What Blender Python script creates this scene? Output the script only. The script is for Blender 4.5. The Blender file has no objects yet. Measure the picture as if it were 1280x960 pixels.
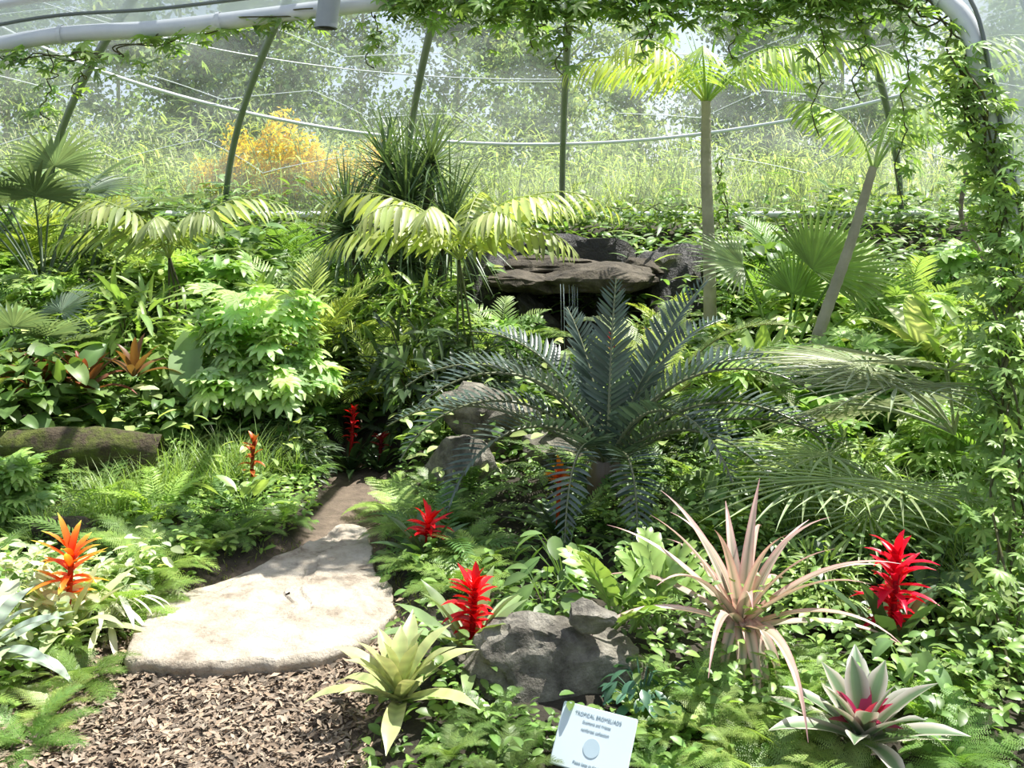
import bpy, bmesh, math
import numpy as np
from mathutils import Vector, noise
rng=np.random.default_rng(11)
U_=rng.uniform
A=np.array
# ------------------------------------------------------------------ geometry helpers
def ss(a,b,x):
    t=np.clip((np.asarray(x,float)-a)/(b-a),0,1); return t*t*(3-2*t)
PROF={
 'lance':lambda t:np.clip(1.9*(t+.04)**.55*(1-t)**.75,.03,1),
 'strap':lambda t:np.clip((.75+.5*t)*(1-t**5)*np.where(t>.75,1-(t-.75)*2.2,1),.03,1.1),
 'sword':lambda t:np.clip(1-t**1.6,.03,1),
 'oval':lambda t:np.clip(np.sin(np.pi*(t*.96+.02))**.65,.03,1),
 'heart':lambda t:np.clip(1.35*(t+.12)**.35*(1-t)**.65,.03,1),
 'fan':lambda t:np.clip(np.minimum(t*1.9+.03,(1-t)*1.9+.02),.02,1),
 'thin':lambda t:np.clip(1-.6*t,.03,1),
}
def paths(base,phi,e0,bend,L,K=8,curl=0,bp=1.3):
    base=np.atleast_2d(A(base,float)); M=len(base)
    b=lambda a:np.broadcast_to(np.asarray(a,float),(M,))[:,None]
    t=np.linspace(0,1,K+1)
    e=b(e0)-b(bend)*t**bp; ph=b(phi)+b(curl)*t
    T=np.stack([np.cos(e)*np.cos(ph),np.cos(e)*np.sin(ph),np.sin(e)],-1)
    N=np.stack([-np.sin(e)*np.cos(ph),-np.sin(e)*np.sin(ph),np.cos(e)],-1)
    S=np.stack([-np.sin(ph),np.cos(ph),0*ph],-1)
    seg=(T[:,:-1]+T[:,1:])/2*(b(L)/K)[:,:,None]
    P=np.concatenate([base[:,None],base[:,None]+np.cumsum(seg,1)],1)
    return P,T,N,S
def ribbons(base,phi,e0,bend,L,W,col,K=8,prof='lance',U=3,fold=.25,curl=0,bp=1.3,mi=0,cu=None,tip=None,band=None):
    P,T,N,S=paths(base,phi,e0,bend,L,K,curl,bp); M=len(P)
    b=lambda a:np.broadcast_to(np.asarray(a,float),(M,))
    t=np.linspace(0,1,K+1)
    u=np.linspace(-1,1,U)
    w=PROF[prof](t)[None]*b(W)[:,None]/2
    off=w[:,:,None,None]*(S[:,:,None]*u[None,None,:,None]+N[:,:,None]*(b(fold)[:,None,None,None]*np.abs(u)[None,None,:,None]))
    V=P[:,:,None]+off
    col=np.broadcast_to(A(col,float),(M,3))
    C=np.broadcast_to(col[:,None,None],(M,K+1,U,3)).copy()
    if cu is not None: C=C*A(cu)[None,None]
    if band is not None: C=C*A(band)[None,:,None,None]
    if tip is not None:
        k=(t**3)[None,:,None,None]; C=C*(1-k)+A(tip)*k
    idx=np.arange(M*(K+1)*U).reshape(M,K+1,U)
    F=np.stack([idx[:,:-1,:-1],idx[:,:-1,1:],idx[:,1:,1:],idx[:,1:,:-1]],-1).reshape(-1,4)
    return (V.reshape(-1,3),F,C.reshape(-1,3),np.full(len(F),mi))
def nrm(v): return v/np.maximum(np.linalg.norm(v,axis=-1,keepdims=True),1e-9)
def inst(G,X,Z,pos,s=1.,tint=None):
    V,F,C,Mi=G; pos=np.atleast_2d(pos); M=len(pos)
    X=nrm(np.broadcast_to(A(X,float),(M,3))); Z=np.broadcast_to(A(Z,float),(M,3))
    Y=nrm(np.cross(Z,X)); Z=np.cross(X,Y)
    s=np.asarray(s,float)
    if s.ndim<2: s=np.broadcast_to(s,(M,))[:,None]*np.ones((1,3))
    L=V[None]*s[:,None]
    W=pos[:,None]+L[...,0:1]*X[:,None]+L[...,1:2]*Y[:,None]+L[...,2:3]*Z[:,None]
    CC=np.broadcast_to(C[None],(M,)+C.shape)
    if tint is not None: CC=CC*np.broadcast_to(A(tint,float),(M,3))[:,None]
    FF=F[None]+(np.arange(M)*len(V))[:,None,None]
    return (W.reshape(-1,3),FF.reshape(-1,4),CC.reshape(-1,3),np.tile(Mi,M))
def merge(L):
    V=[];F=[];C=[];M=[];o=0
    for v,f,c,m in L:
        V.append(v);F.append(f+o);C.append(c);M.append(m);o+=len(v)
    return (np.concatenate(V),np.concatenate(F),np.concatenate(C),np.concatenate(M))
def tube(P,r,n=7,col=(.2,.2,.2),mi=0):
    P=A(P,float);k=len(P);r=np.broadcast_to(np.asarray(r,float),(k,))
    T=nrm(np.gradient(P,axis=0)); up=A([0,0,1.]) if abs(T[:,2]).mean()<.8 else A([1.,0,0])
    S=nrm(np.cross(T,up));N=np.cross(S,T)
    a=np.arange(n)*2*np.pi/n
    V=P[:,None]+r[:,None,None]*(S[:,None]*np.cos(a)[None,:,None]+N[:,None]*np.sin(a)[None,:,None])
    i=np.arange(k*n).reshape(k,n); j=np.roll(i,-1,1)
    F=np.stack([i[:-1],j[:-1],j[1:],i[1:]],-1).reshape(-1,4)
    return (V.reshape(-1,3),F,np.tile(A(col,float),(k*n,1)),np.full(len(F),mi))
def smoothpts(pts,n=40):
    pts=A(pts,float);k=len(pts)
    out=[];q=np.vstack([2*pts[0]-pts[1],pts,2*pts[-1]-pts[-2]])
    for i in np.linspace(0,k-1-1e-6,n):
        j=int(i);t=i-j;a,b,c,d=q[j:j+4]
        out.append(.5*((2*b)+(-a+c)*t+(2*a-5*b+4*c-d)*t*t+(-a+3*b-3*c+d)*t**3))
    return A(out)
def vcol(n,c,v=.25,hue=.12):
    b=A(c,float)[None]*(1+U_(-v,v,(n,1)))
    return b*(1+U_(-hue,hue,(n,1))*A([[1,.3,-.3]]))
GREENS=set()
def mk(name,G,mats,loc=(0,0,0),smooth=True,parent=None):
    V,F,C,Mi=G
    if mats[0].name in GREENS:
        C=C.copy(); k=C[:,1]>C[:,0]*.62
        l=C[k].mean(1,keepdims=True); C[k]=(l+(C[k]-l)*.92)*A([1.32,1.3,1.22])
    me=bpy.data.meshes.new(name)
    me.vertices.add(len(V)); me.vertices.foreach_set('co',V.astype(np.float32).ravel())
    me.loops.add(len(F)*4); me.loops.foreach_set('vertex_index',F.astype(np.int32).ravel())
    me.polygons.add(len(F)); me.polygons.foreach_set('loop_start',(np.arange(len(F))*4).astype(np.int32))
    me.polygons.foreach_set('material_index',Mi.astype(np.int32))
    me.polygons.foreach_set('use_smooth',np.full(len(F),smooth))
    for m in mats: me.materials.append(m)
    at=me.attributes.new('Col','FLOAT_COLOR','POINT')
    c4=np.ones((len(V),4),np.float32); c4[:,:3]=np.clip(C,0,.85); at.data.foreach_set('color',c4.ravel())
    me.update(calc_edges=True)
    o=bpy.data.objects.new(name,me); o.location=loc
    bpy.context.scene.collection.objects.link(o)
    if parent: o.parent=parent
    return o
def dup(o,name,loc,rz=0,s=1):
    p=bpy.data.objects.new(name,o.data); p.location=loc; p.rotation_euler=(0,0,rz); p.scale=(s,s,s) if np.isscalar(s) else s
    bpy.context.scene.collection.objects.link(p); return p
# ------------------------------------------------------------------ materials
def newmat(n):
    m=bpy.data.materials.new(n); m.use_nodes=True; nt=m.node_tree; nt.nodes.clear()
    return m,nt,nt.nodes,nt.links
def foliage(name,rough=.42,trans=.38,spec=.5,tcol=(1.35,1.4,.62,1)):
    GREENS.add(name)
    m,nt,N,L=newmat(name)
    out=N.new('ShaderNodeOutputMaterial'); at=N.new('ShaderNodeAttribute'); at.attribute_name='Col'
    tc=N.new('ShaderNodeTexCoord'); nz=N.new('ShaderNodeTexNoise'); nz.inputs['Scale'].default_value=9; nz.inputs['Detail'].default_value=3
    L.new(tc.outputs['Object'],nz.inputs['Vector'])
    mr=N.new('ShaderNodeMapRange'); mr.inputs[3].default_value=.7; mr.inputs[4].default_value=1.3; L.new(nz.outputs[0],mr.inputs[0])
    mx=N.new('ShaderNodeVectorMath'); mx.operation='SCALE'; L.new(at.outputs['Color'],mx.inputs[0]); L.new(mr.outputs[0],mx.inputs['Scale'])
    p=N.new('ShaderNodeBsdfPrincipled'); p.inputs['Roughness'].default_value=rough; p.inputs['Specular IOR Level'].default_value=spec
    L.new(mx.outputs[0],p.inputs['Base Color'])
    y=N.new('ShaderNodeMixRGB'); y.blend_type='MULTIPLY'; y.inputs[0].default_value=1; y.inputs[2].default_value=tcol; L.new(mx.outputs[0],y.inputs[1])
    t=N.new('ShaderNodeBsdfTranslucent'); L.new(y.outputs[0],t.inputs['Color'])
    ms=N.new('ShaderNodeMixShader'); ms.inputs[0].default_value=trans
    L.new(p.outputs[0],ms.inputs[1]); L.new(t.outputs[0],ms.inputs[2]); L.new(ms.outputs[0],out.inputs[0])
    return m
def noisemat(name,cols,scale=6,rough=.85,bump=.4,bscale=30,stretch=(1,1,1),detail=8,metal=0,useCol=False,dist=.02,rng_=(.3,.7)):
    m,nt,N,L=newmat(name)
    out=N.new('ShaderNodeOutputMaterial'); p=N.new('ShaderNodeBsdfPrincipled'); L.new(p.outputs[0],out.inputs[0])
    tc=N.new('ShaderNodeTexCoord'); mp=N.new('ShaderNodeMapping'); mp.inputs['Scale'].default_value=stretch; L.new(tc.outputs['Object'],mp.inputs[0])
    nz=N.new('ShaderNodeTexNoise'); nz.inputs['Scale'].default_value=scale; nz.inputs['Detail'].default_value=detail; nz.inputs['Roughness'].default_value=.7; L.new(mp.outputs[0],nz.inputs[0])
    cr=N.new('ShaderNodeValToRGB'); L.new(nz.outputs[0],cr.inputs[0])
    e=cr.color_ramp.elements
    while len(e)<len(cols): e.new(.5)
    for i,c in enumerate(cols): e[i].position=rng_[0]+(rng_[1]-rng_[0])*i/(len(cols)-1); e[i].color=tuple(c)+(1,)
    src=cr.outputs[0]
    if useCol:
        at=N.new('ShaderNodeAttribute'); at.attribute_name='Col'
        x=N.new('ShaderNodeMixRGB'); x.blend_type='MULTIPLY'; x.inputs[0].default_value=1; L.new(src,x.inputs[1]); L.new(at.outputs['Color'],x.inputs[2]); src=x.outputs[0]
    L.new(src,p.inputs['Base Color']); p.inputs['Roughness'].default_value=rough; p.inputs['Metallic'].default_value=metal
    n2=N.new('ShaderNodeTexNoise'); n2.inputs['Scale'].default_value=bscale; n2.inputs['Detail'].default_value=8; n2.inputs['Roughness'].default_value=.65; L.new(mp.outputs[0],n2.inputs[0])
    b=N.new('ShaderNodeBump'); b.inputs['Strength'].default_value=bump; b.inputs['Distance'].default_value=dist; L.new(n2.outputs[0],b.inputs['Height']); L.new(b.outputs[0],p.inputs['Normal'])
    return m
LEAF=foliage('leaf'); GLOSS=foliage('glossy_leaf',.34,.22,.55); FAR=foliage('outdoor_leaf',.7,.45,.2); PETAL=foliage('bract',.35,.4,.4)
VARI=foliage('variegated_leaf',.4,.22,.5,(1.05,.95,.85,1)); CYC=foliage('cycad_leaf',.3,.12,.6,(1.2,1.4,.8,1))
BARK=noisemat('bark',[(.12,.1,.07),(.3,.26,.2)],5,.9,.6,25,(1,1,4))
ROCK=noisemat('rock',[(.05,.045,.035),(.15,.135,.11),(.26,.24,.195),(.42,.39,.33)],7,.9,1,14,dist=.05,rng_=(.32,.68))
SLAB=noisemat('sandstone',[(.22,.175,.13),(.41,.35,.275),(.5,.44,.36),(.6,.53,.45)],5,.9,1,11,dist=.04,rng_=(.32,.66))
CHIP=noisemat('bark_chips',[(.5,.5,.5),(1,1,1)],20,.9,.3,60,useCol=True)
PAINT=noisemat('white_paint',[(.62,.66,.7),(.78,.8,.82)],3,.35,.02,30)
PIPE=noisemat('grey_plastic',[(.28,.31,.33),(.36,.39,.41)],3,.45,.02,30)
WELD=noisemat('film_seam',[(.55,.6,.62),(.65,.7,.72)],3,.5,.02,30)
STRUT=noisemat('grey_metal',[(.13,.155,.14),(.2,.225,.21)],4,.5,.05,30,metal=.3)
WETROCK=noisemat('wet_rock',[(.01,.01,.008),(.025,.022,.018),(.06,.05,.04)],5,.5,1,12,dist=.05)
LEDGE=noisemat('ledge_rock',[(.03,.025,.018),(.08,.065,.045),(.16,.135,.10)],5,.9,1,12,dist=.05)
MOSS=noisemat('mossy_bark',[(.035,.025,.015),(.08,.06,.035),(.1,.12,.02),(.2,.23,.04)],7,.95,1,25,dist=.05)
# ------------------------------------------------------------------ terrain
CX,CY,R0,H0,ZR=.3,3.,11.,2.3,1.9
def pathmask(x,y):
    w=np.interp(y,[0,3.8,4.5,5.5,6.4,7.2,7.6],[.75,.62,.5,.18,.2,.15,0])
    c=np.interp(y,[0,3.3,4.5,5.5,6.4,7.5],[-1.15,-1.15,-1.08,-.97,-1.0,-1.25])
    return w-np.abs(x-c)
def h(x,y):
    x=np.asarray(x,float);y=np.asarray(y,float)
    bed=.08*ss(2.7,3.4,y)+.85*ss(5.6,11.5,y)+.25*ss(-1.9,-3.4,x)*ss(4.5,6.5,y)+.1*ss(1.5,3,x)
    bed=bed+.05*np.sin(x*2.3+1)*np.cos(y*1.9)*ss(3.2,4,y)
    pool=np.exp(-(((x-.55)/.85)**2+((y-9.3)/.7)**2))
    bed=bed-.3*pool
    m=ss(-.25,.05,pathmask(x,y)); z=bed*(1-m)
    r=np.hypot(x-CX,y-CY); k=ss(8.9,11,r)
    return z*(1-k)+1.82*k
tx=np.sinh(np.linspace(-1,1,340)*3.4)/np.sinh(3.4)*60
ty=np.sinh(np.linspace(-.72,1,320)*3.4)/np.sinh(3.4)*70+5
gx,gy=np.meshgrid(tx,ty)
gz=h(gx,gy)+.012*np.sin(gx*17)*np.cos(gy*19)
idx=np.arange(gx.size).reshape(gx.shape)
F=np.stack([idx[:-1,:-1],idx[:-1,1:],idx[1:,1:],idx[1:,:-1]],-1).reshape(-1,4)
pm=ss(-.1,.05,pathmask(gx,gy)); rr=ss(10.5,11.5,np.hypot(gx-CX,gy-CY))
soil=A([.055,.045,.03]);mul=A([.22,.165,.12]);grs=A([.2,.27,.1])
gc=soil*(1-pm[...,None])+mul*pm[...,None]; gc=gc*(1-rr[...,None])+grs*rr[...,None]
SOIL=noisemat('soil',[(.45,.45,.45),(1,1,1)],14,.95,.8,45,useCol=True)
mk('ground',(np.stack([gx,gy,gz],-1).reshape(-1,3),F,gc.reshape(-1,3),np.zeros(len(F),int)),[SOIL])
# bark mulch chips
n=19000
cx=U_(-2.0,-.4,n);cy=U_(2.6,4.6,n);k=(pathmask(cx,cy)+U_(-.1,.05,n))>-.03;cx=cx[k];cy=cy[k];n=len(cx)
chip=ribbons([[ -.5,0,0]],0,.15,.3,1,.4,(1,1,1),K=2,prof='oval',U=3,fold=.3)
ph=U_(0,6.28,n)
X=np.stack([np.cos(ph),np.sin(ph),U_(-.45,.45,n)],-1); Z=np.stack([U_(-.7,.7,n),U_(-.7,.7,n),np.ones(n)],-1)
cc=vcol(n,(.38,.29,.21),.6,.1)
mk('bark_mulch',inst(chip,X,Z,np.stack([cx,cy,h(cx,cy)+U_(.004,.03,n)],-1),U_(.012,.048,n),cc),[CHIP])
# ------------------------------------------------------------------ stone slab path
out=A([(-1.54,3.81),(-1.34,3.76),(-1.13,3.77),(-.95,3.79),(-.77,3.84),(-.6,4.02),(-.54,4.25),(-.55,4.49),(-.66,4.75),(-.74,5.0),(-.78,5.25),(-.82,5.45),(-.98,5.5),(-1.06,5.3),(-1.14,5.1),(-1.25,4.91),(-1.40,4.7),(-1.54,4.51),(-1.62,4.3),(-1.6,4.05)])
q=[]
for i in range(len(out)):
    a,b=out[i],out[(i+1)%len(out)]
    for t in np.linspace(0,1,8,endpoint=False):
        p=a*(1-t)+b*t; q.append(p+.035*A([noise.noise(Vector((p[0]*6,p[1]*6,1))),noise.noise(Vector((p[0]*6,p[1]*6,5)))])+.012*A([noise.noise(Vector((p[0]*25,p[1]*25,1))),noise.noise(Vector((p[0]*25,p[1]*25,5)))]))
q=A(q);c=A([-1.05,4.5]);rings=[];nq=len(q)
def slz(a,b):
    r=noise.noise(Vector((a*2.2,b*2.2,0)))*.02+.010*noise.noise(Vector((a*8,b*8,3)))
    f=noise.noise(Vector((a*3.1+7,b*2.4,2)))
    return .08+r-(.012 if f>.12 else 0)-(.01 if f>.3 else 0)
for s in np.linspace(.02,.985,60):
    p=c+(q-c)*s; rings.append(np.column_stack([p,[slz(a,b) for a,b in p]]))
for s,z in ((1,.06),(1.004,.045),(.995,.03),(.99,-.06)):
    rings.append(np.column_stack([c+(q-c)*s,np.full(nq,z)]))
V=A(rings); i=np.arange(V.shape[0]*nq).reshape(-1,nq);j=np.roll(i,-1,1)
F=np.stack([i[:-1],j[:-1],j[1:],i[1:]],-1).reshape(-1,4)
mk('stone_paving_slab',(V.reshape(-1,3),F,np.ones((V.size//3,3)),np.zeros(len(F),int)),[SLAB],smooth=True)
# ------------------------------------------------------------------ rocks
def rock(name,loc,size,seed,mat=ROCK,sub=4,rot=0,parent=None):
    r=np.random.default_rng(seed); bm=bmesh.new(); bmesh.ops.create_icosphere(bm,subdivisions=sub,radius=1)
    pl=[(nrm(r.normal(size=3)*A([1,1,.8])),r.uniform(.45,.8)) for _ in range(16)]
    for v in bm.verts:
        p=A(v.co)
        for nn,d in pl:
            e=p@nn-d
            if e>0: p=p-nn*e
        p=p*(1+.16*noise.fractal(Vector(p*1.9+seed),.8,2,6)+.03*noise.noise(Vector(p*9)))
        v.co=Vector(p*A(size)*1.4)
    for f in bm.faces: f.smooth=True
    me=bpy.data.meshes.new(name); bm.to_mesh(me); bm.free(); me.materials.append(mat)
    if hasattr(me,'set_sharp_from_angle'): me.set_sharp_from_angle(angle=math.radians(28))
    o=bpy.data.objects.new(name,me); o.location=loc; o.rotation_euler=(0,0,rot); bpy.context.scene.collection.objects.link(o)
    if parent: o.parent=parent
    return o
rock('boulder',(.22,3.62,.13),(.28,.2,.19),3,sub=5)
rock('small_rock',(.285,3.54,.34),(.095,.075,.055),5)
rock('boulder',(-.02,3.60,.09),(.17,.13,.13),8,sub=5)
rock('boulder',(-.12,6.8,.42),(.34,.25,.2),12)
rock('boulder',(-.3,6.2,.25),(.22,.2,.18),15)
rock('boulder',(.35,6.5,.25),(.3,.2,.2),16)
rock('boulder',(-2.35,5.1,.1),(.2,.13,.1),17,LEDGE)
# waterfall
wf=bpy.data.objects.new('waterfall_rockery',None); bpy.context.scene.collection.objects.link(wf)
for k,(x,y,z,a,b,c_,s) in enumerate([(-.3,10.2,.8,.42,.45,.55,21),(1.7,10.2,.85,.42,.45,.55,22),(.6,10.9,.85,1.1,.4,.6,23),(.1,10.15,1.22,.5,.45,.13,24),(1.05,10.1,1.2,.55,.45,.14,25),(.5,10.5,1.33,.8,.4,.1,26),(-.15,9.6,.5,.32,.28,.25,27),(1.35,9.6,.5,.38,.28,.25,28),(1.5,10.4,1.3,.35,.3,.12,29),(.25,9.9,.75,.25,.25,.3,30),(1.0,9.95,.7,.3,.25,.3,31),(.6,9.3,.42,.3,.2,.1,32)]):
    rock('rock_%d'%k,(x,y,z),(a,b,c_),s,LEDGE if k in(3,4,5,8) else WETROCK,parent=wf)
m,nt,N,L=newmat('water'); o_=N.new('ShaderNodeOutputMaterial');p=N.new('ShaderNodeBsdfPrincipled');p.inputs['Base Color'].default_value=(.6,.7,.75,1);p.inputs['Roughness'].default_value=.1;p.inputs['Transmission Weight'].default_value=.6;L.new(p.outputs[0],o_.inputs[0]);WATER=m
n=8
g=ribbons(np.column_stack([U_(.48,.66,n),U_(9.58,9.64,n),np.full(n,1.2)]),-1.57,-.6,.95,U_(.4,.75,n),U_(.003,.008,n),(.8,.9,.95),K=8,prof='thin',U=3,bp=.4)
mk('water_streams',g,[WATER],parent=wf)
# ------------------------------------------------------------------ dome
def domez(r): return ZR+H0*np.sqrt(np.clip(1-(r/R0)**2,0,1))
def film(name,lo,hi,sc=.9):
    m,nt,N,L=newmat(name); o=N.new('ShaderNodeOutputMaterial'); tr=N.new('ShaderNodeBsdfTransparent'); tr.inputs[0].default_value=(.98,.99,1,1)
    d=N.new('ShaderNodeBsdfTranslucent'); d.inputs[0].default_value=(.88,.93,.97,1); df=N.new('ShaderNodeBsdfDiffuse'); df.inputs[0].default_value=(.85,.9,.95,1)
    gl=N.new('ShaderNodeBsdfGlossy'); gl.inputs['Roughness'].default_value=.25
    a=N.new('ShaderNodeMixShader');a.inputs[0].default_value=.45;L.new(d.outputs[0],a.inputs[1]);L.new(df.outputs[0],a.inputs[2])
    b=N.new('ShaderNodeMixShader');b.inputs[0].default_value=.12;L.new(a.outputs[0],b.inputs[1]);L.new(gl.outputs[0],b.inputs[2])
    tc=N.new('ShaderNodeTexCoord');nz=N.new('ShaderNodeTexNoise');nz.inputs['Scale'].default_value=sc;nz.inputs['Detail'].default_value=5;L.new(tc.outputs['Object'],nz.inputs[0])
    mr=N.new('ShaderNodeMapRange');mr.inputs[1].default_value=.3;mr.inputs[2].default_value=.7;mr.inputs[3].default_value=lo;mr.inputs[4].default_value=hi;L.new(nz.outputs[0],mr.inputs[0])
    c=N.new('ShaderNodeMixShader');L.new(mr.outputs[0],c.inputs[0]);L.new(tr.outputs[0],c.inputs[1]);L.new(b.outputs[0],c.inputs[2]);L.new(c.outputs[0],o.inputs[0])
    return m
FILM=film('etfe_film',.03,.15); FILM2=film('etfe_cushion',.45,.75)
dome=bpy.data.objects.new('biome_dome',None); bpy.context.scene.collection.objects.link(dome)
th=np.linspace(0,2*np.pi,97); rs=R0*np.sin(np.linspace(0.0,np.pi/2,30)); rs[0]=.01
V=A([[ (CX+r*np.cos(t),CY+r*np.sin(t),domez(r)) for t in th] for r in rs]); i=np.arange(V.shape[0]*V.shape[1]).reshape(V.shape[:2])
F=np.stack([i[:-1,:-1],i[:-1,1:],i[1:,1:],i[1:,:-1]],-1).reshape(-1,4)
mk('film',(V.reshape(-1,3),F,np.ones((V.size//3,3)),np.zeros(len(F),int)),[FILM],parent=dome)
L_=[]
for px,ry in ((-.4875,12.2),(-.3,13.3),(-.1125,13.9),(.052,14),(.404,12.7),(.52,11.5)):
    x=px*ry; t=math.atan2(ry-CY,x-CX)
    r=R0*np.sin(np.linspace(.3,np.pi/2,26)); L_.append(tube(np.column_stack([CX+r*np.cos(t),CY+r*np.sin(t),domez(r)-.05]),.042,8))
mk('struts',merge(L_),[STRUT],parent=dome)
L_=[]
t=np.linspace(0,2*np.pi,120); L_.append(tube(np.column_stack([CX+R0*np.cos(t),CY+R0*np.sin(t),0*t+ZR+.03]),.05,8))
for r0,dr,rad in ((9.85,1.5,.022),(7.9,.8,.007)):
    t=np.radians(np.linspace(20,160,90)); r=r0-dr*((t-np.pi/2)/np.radians(32))**2
    r=np.maximum(r,5); L_.append(tube(np.column_stack([CX+r*np.cos(t),CY+r*np.sin(t),domez(r)-.06]),rad,8))
mk('ring_cables',merge(L_),[PAINT],parent=dome)
L_=[];a=1.05
for iu in range(-11,12):
    for iv in range(-2,11):
        ox=CX+iu*a*1.5; oy=CY+(iv+(iu%2)*.5)*a*math.sqrt(3)
        for k in range(3):
            a0=math.radians(60*k);a1=math.radians(60*k+60)
            p=[np.linspace(ox+a*math.cos(a0),ox+a*math.cos(a1),7),np.linspace(oy+a*math.sin(a0),oy+a*math.sin(a1),7)]
            r=np.hypot(p[0]-CX,p[1]-CY)
            if r.max()<10.9: L_.append(tube(np.column_stack([p[0],p[1],domez(r)+.02]),.0045,4))
mk('hexagon_frame',merge(L_),[WELD],parent=dome)
# near portal tube
pf=[(-5.2,6.2,2.45),(-3.2,6,2.92),(-2.1,5.95,3.02),(-.7,5.9,3.17),(.8,5.8,3.25),(1.9,5.5,3.2),(2.35,5.1,2.95),(2.5,5,2.3),(2.68,5,1.4),(2.85,5,-.05)]
portal=bpy.data.objects.new('entrance_portal_frame',None); bpy.context.scene.collection.objects.link(portal)
pp=smoothpts(pf,90); mk('tube',tube(pp,.052,14),[PAINT],parent=portal)
mk('conduit',tube(pp+A([0,-.05,.11]),.012,6),[STRUT],parent=portal)
dirv=nrm((pp-A([-.3,0,1.0]))*A([1,0,1])); rows=A([pp+dirv*s*1.5+A([0,.25*math.sin(s*3.14),0]) for s in np.linspace(0.03,1,8)])
i=np.arange(8*90).reshape(8,90); F=np.stack([i[:-1,:-1],i[:-1,1:],i[1:,1:],i[1:,:-1]],-1).reshape(-1,4)
mk('film_cushion',(rows.reshape(-1,3),F,np.ones((720,3)),np.zeros(len(F),int)),[FILM2],parent=portal)
mk('outer_tube',tube(pp+dirv*.34,.03,12),[PAINT],parent=portal)
L_=[]
for k in range(4,80,9):
    d=pp[k+1]-pp[k];d=d/np.linalg.norm(d); L_.append(tube([pp[k]-d*.012,pp[k]+d*.012],.062,12))
mk('cable_ties',merge(L_),[PAINT],parent=portal)
ft=bpy.data.objects.new('hanging_vent_pipe',None); bpy.context.scene.collection.objects.link(ft)
P=A([(-1.11,5.72,2.97+k) for k in (0,.02,.3,.42)])+np.column_stack([A([0,.003,.04,.05]),np.zeros(4),np.zeros(4)])
mk('pipe_outer',tube(P,.066,20),[PIPE],parent=ft)
mk('pipe_inner',tube(P,.055,20),[STRUT],parent=ft)
mk('rim',tube([P[0]-A([0,0,.004]),P[0]+A([0,0,.02])],.07,20),[PIPE],parent=ft)
# ------------------------------------------------------------------ plant generators
def simple_leaf(ratio=.35,prof='lance',bend=.6,K=4,U=3,fold=.25,rib=1.25):
    cu=[(1,1,1)]*U
    if U>=3: cu[U//2]=(rib,rib,rib)
    return ribbons([[0,0,0]],0,.12,bend,1,ratio,(1,1,1),K=K,prof=prof,U=U,fold=fold,cu=cu)
LF_lance=simple_leaf(.2); LF_oval=simple_leaf(.5,'oval'); LF_heart=simple_leaf(.75,'heart',.8,5,5,.2)
LF_tiny=ribbons([[0,0,0]],0,.1,.3,1,.45,(1,1,1),K=2,prof='oval',U=2)
def lobed(n=5,spread=2.2,w=.32,bend=.5):
    a=np.linspace(-spread/2,spread/2,n)
    return ribbons(np.zeros((n,3)),a,.1,bend,1-.3*np.abs(a)/spread*2,w,(1,1,1),K=4,prof='oval',U=3,fold=.2,cu=[(1,1,1),(1.25,1.25,1.2),(1,1,1)])
LF_lobed=lobed(5,2.6,.24); LF_philo=lobed(7,3.6,.3,.7)
def frond(base,phi,e0,bend,L,n,ll,leaf,col,ang=1.05,lift=.15,hang=0,start=.15,rach=.008,curl=0,bp=1.3,rcol=None,var=.12,taper=.55,K=14):
    P,T,N,S=[a[0] for a in paths([base],phi,e0,bend,L,K,curl,bp)]
    t=np.linspace(0,1,K+1); tt=np.linspace(start,.99,n)
    I=lambda a:np.column_stack([np.interp(tt,t,a[:,i]) for i in range(3)])
    p,tg,nn,s=I(P),I(T),I(N),I(S); q=(tt-start)/(1-start)
    prof=np.clip(np.sin(np.pi*(q*.88+.12))**.6,.12,1)*(1-.15*q)
    G=[tube(P,rach*np.linspace(1,.3,K+1),5,col=rcol if rcol is not None else A(col)*1.1)]
    for sd in (-1,1):
        a=ang-(ang*taper)*q+rng.normal(0,.05,n)
        X=np.cos(a)[:,None]*tg+sd*np.sin(a)[:,None]*s+lift*nn-A([0,0,1.])*(hang*U_(.7,1.2,n))[:,None]
        G.append(inst(leaf,X,nn+sd*s*.1+rng.normal(0,.12,(n,3)),p,ll*prof*U_(.85,1.08,n),vcol(n,col,var,.08)))
    return merge(G)
def crown(base,n,e0,bend,L,nl,ll,leaf,col,phi0=0,spread=6.283,hang=0,lift=.15,curl=.2,rach=.008,ang=1.05,start=.15,bp=1.3,rcol=None):
    G=[]
    for k in range(n):
        G.append(frond(base,phi0+spread*((k*.618)%1)+U_(-.2,.2),U_(*e0),U_(*bend),L*U_(.8,1.1),nl,ll,leaf,A(col)*U_(.8,1.2),hang=hang,lift=lift,curl=U_(-curl,curl),rach=rach,ang=ang,start=start,bp=bp,rcol=rcol))
    return merge(G)
def fan(pos,X,Z,size,col,n=26,spread=4.2,bend=.35,w=None):
    a=np.linspace(-spread/2,spread/2,n); w=w or spread/n*.55
    g=ribbons(np.zeros((n,3)),a,.08,bend*U_(.6,1.3,n),(1-.25*np.abs(a)/(spread/2))*U_(.93,1.03,n),w,vcol(n,(1,1,1),.25,.06),K=7,prof='fan',U=3,fold=.8,bp=2.2)
    return inst(g,X,Z,[pos],size,A(col)[None])
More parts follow.
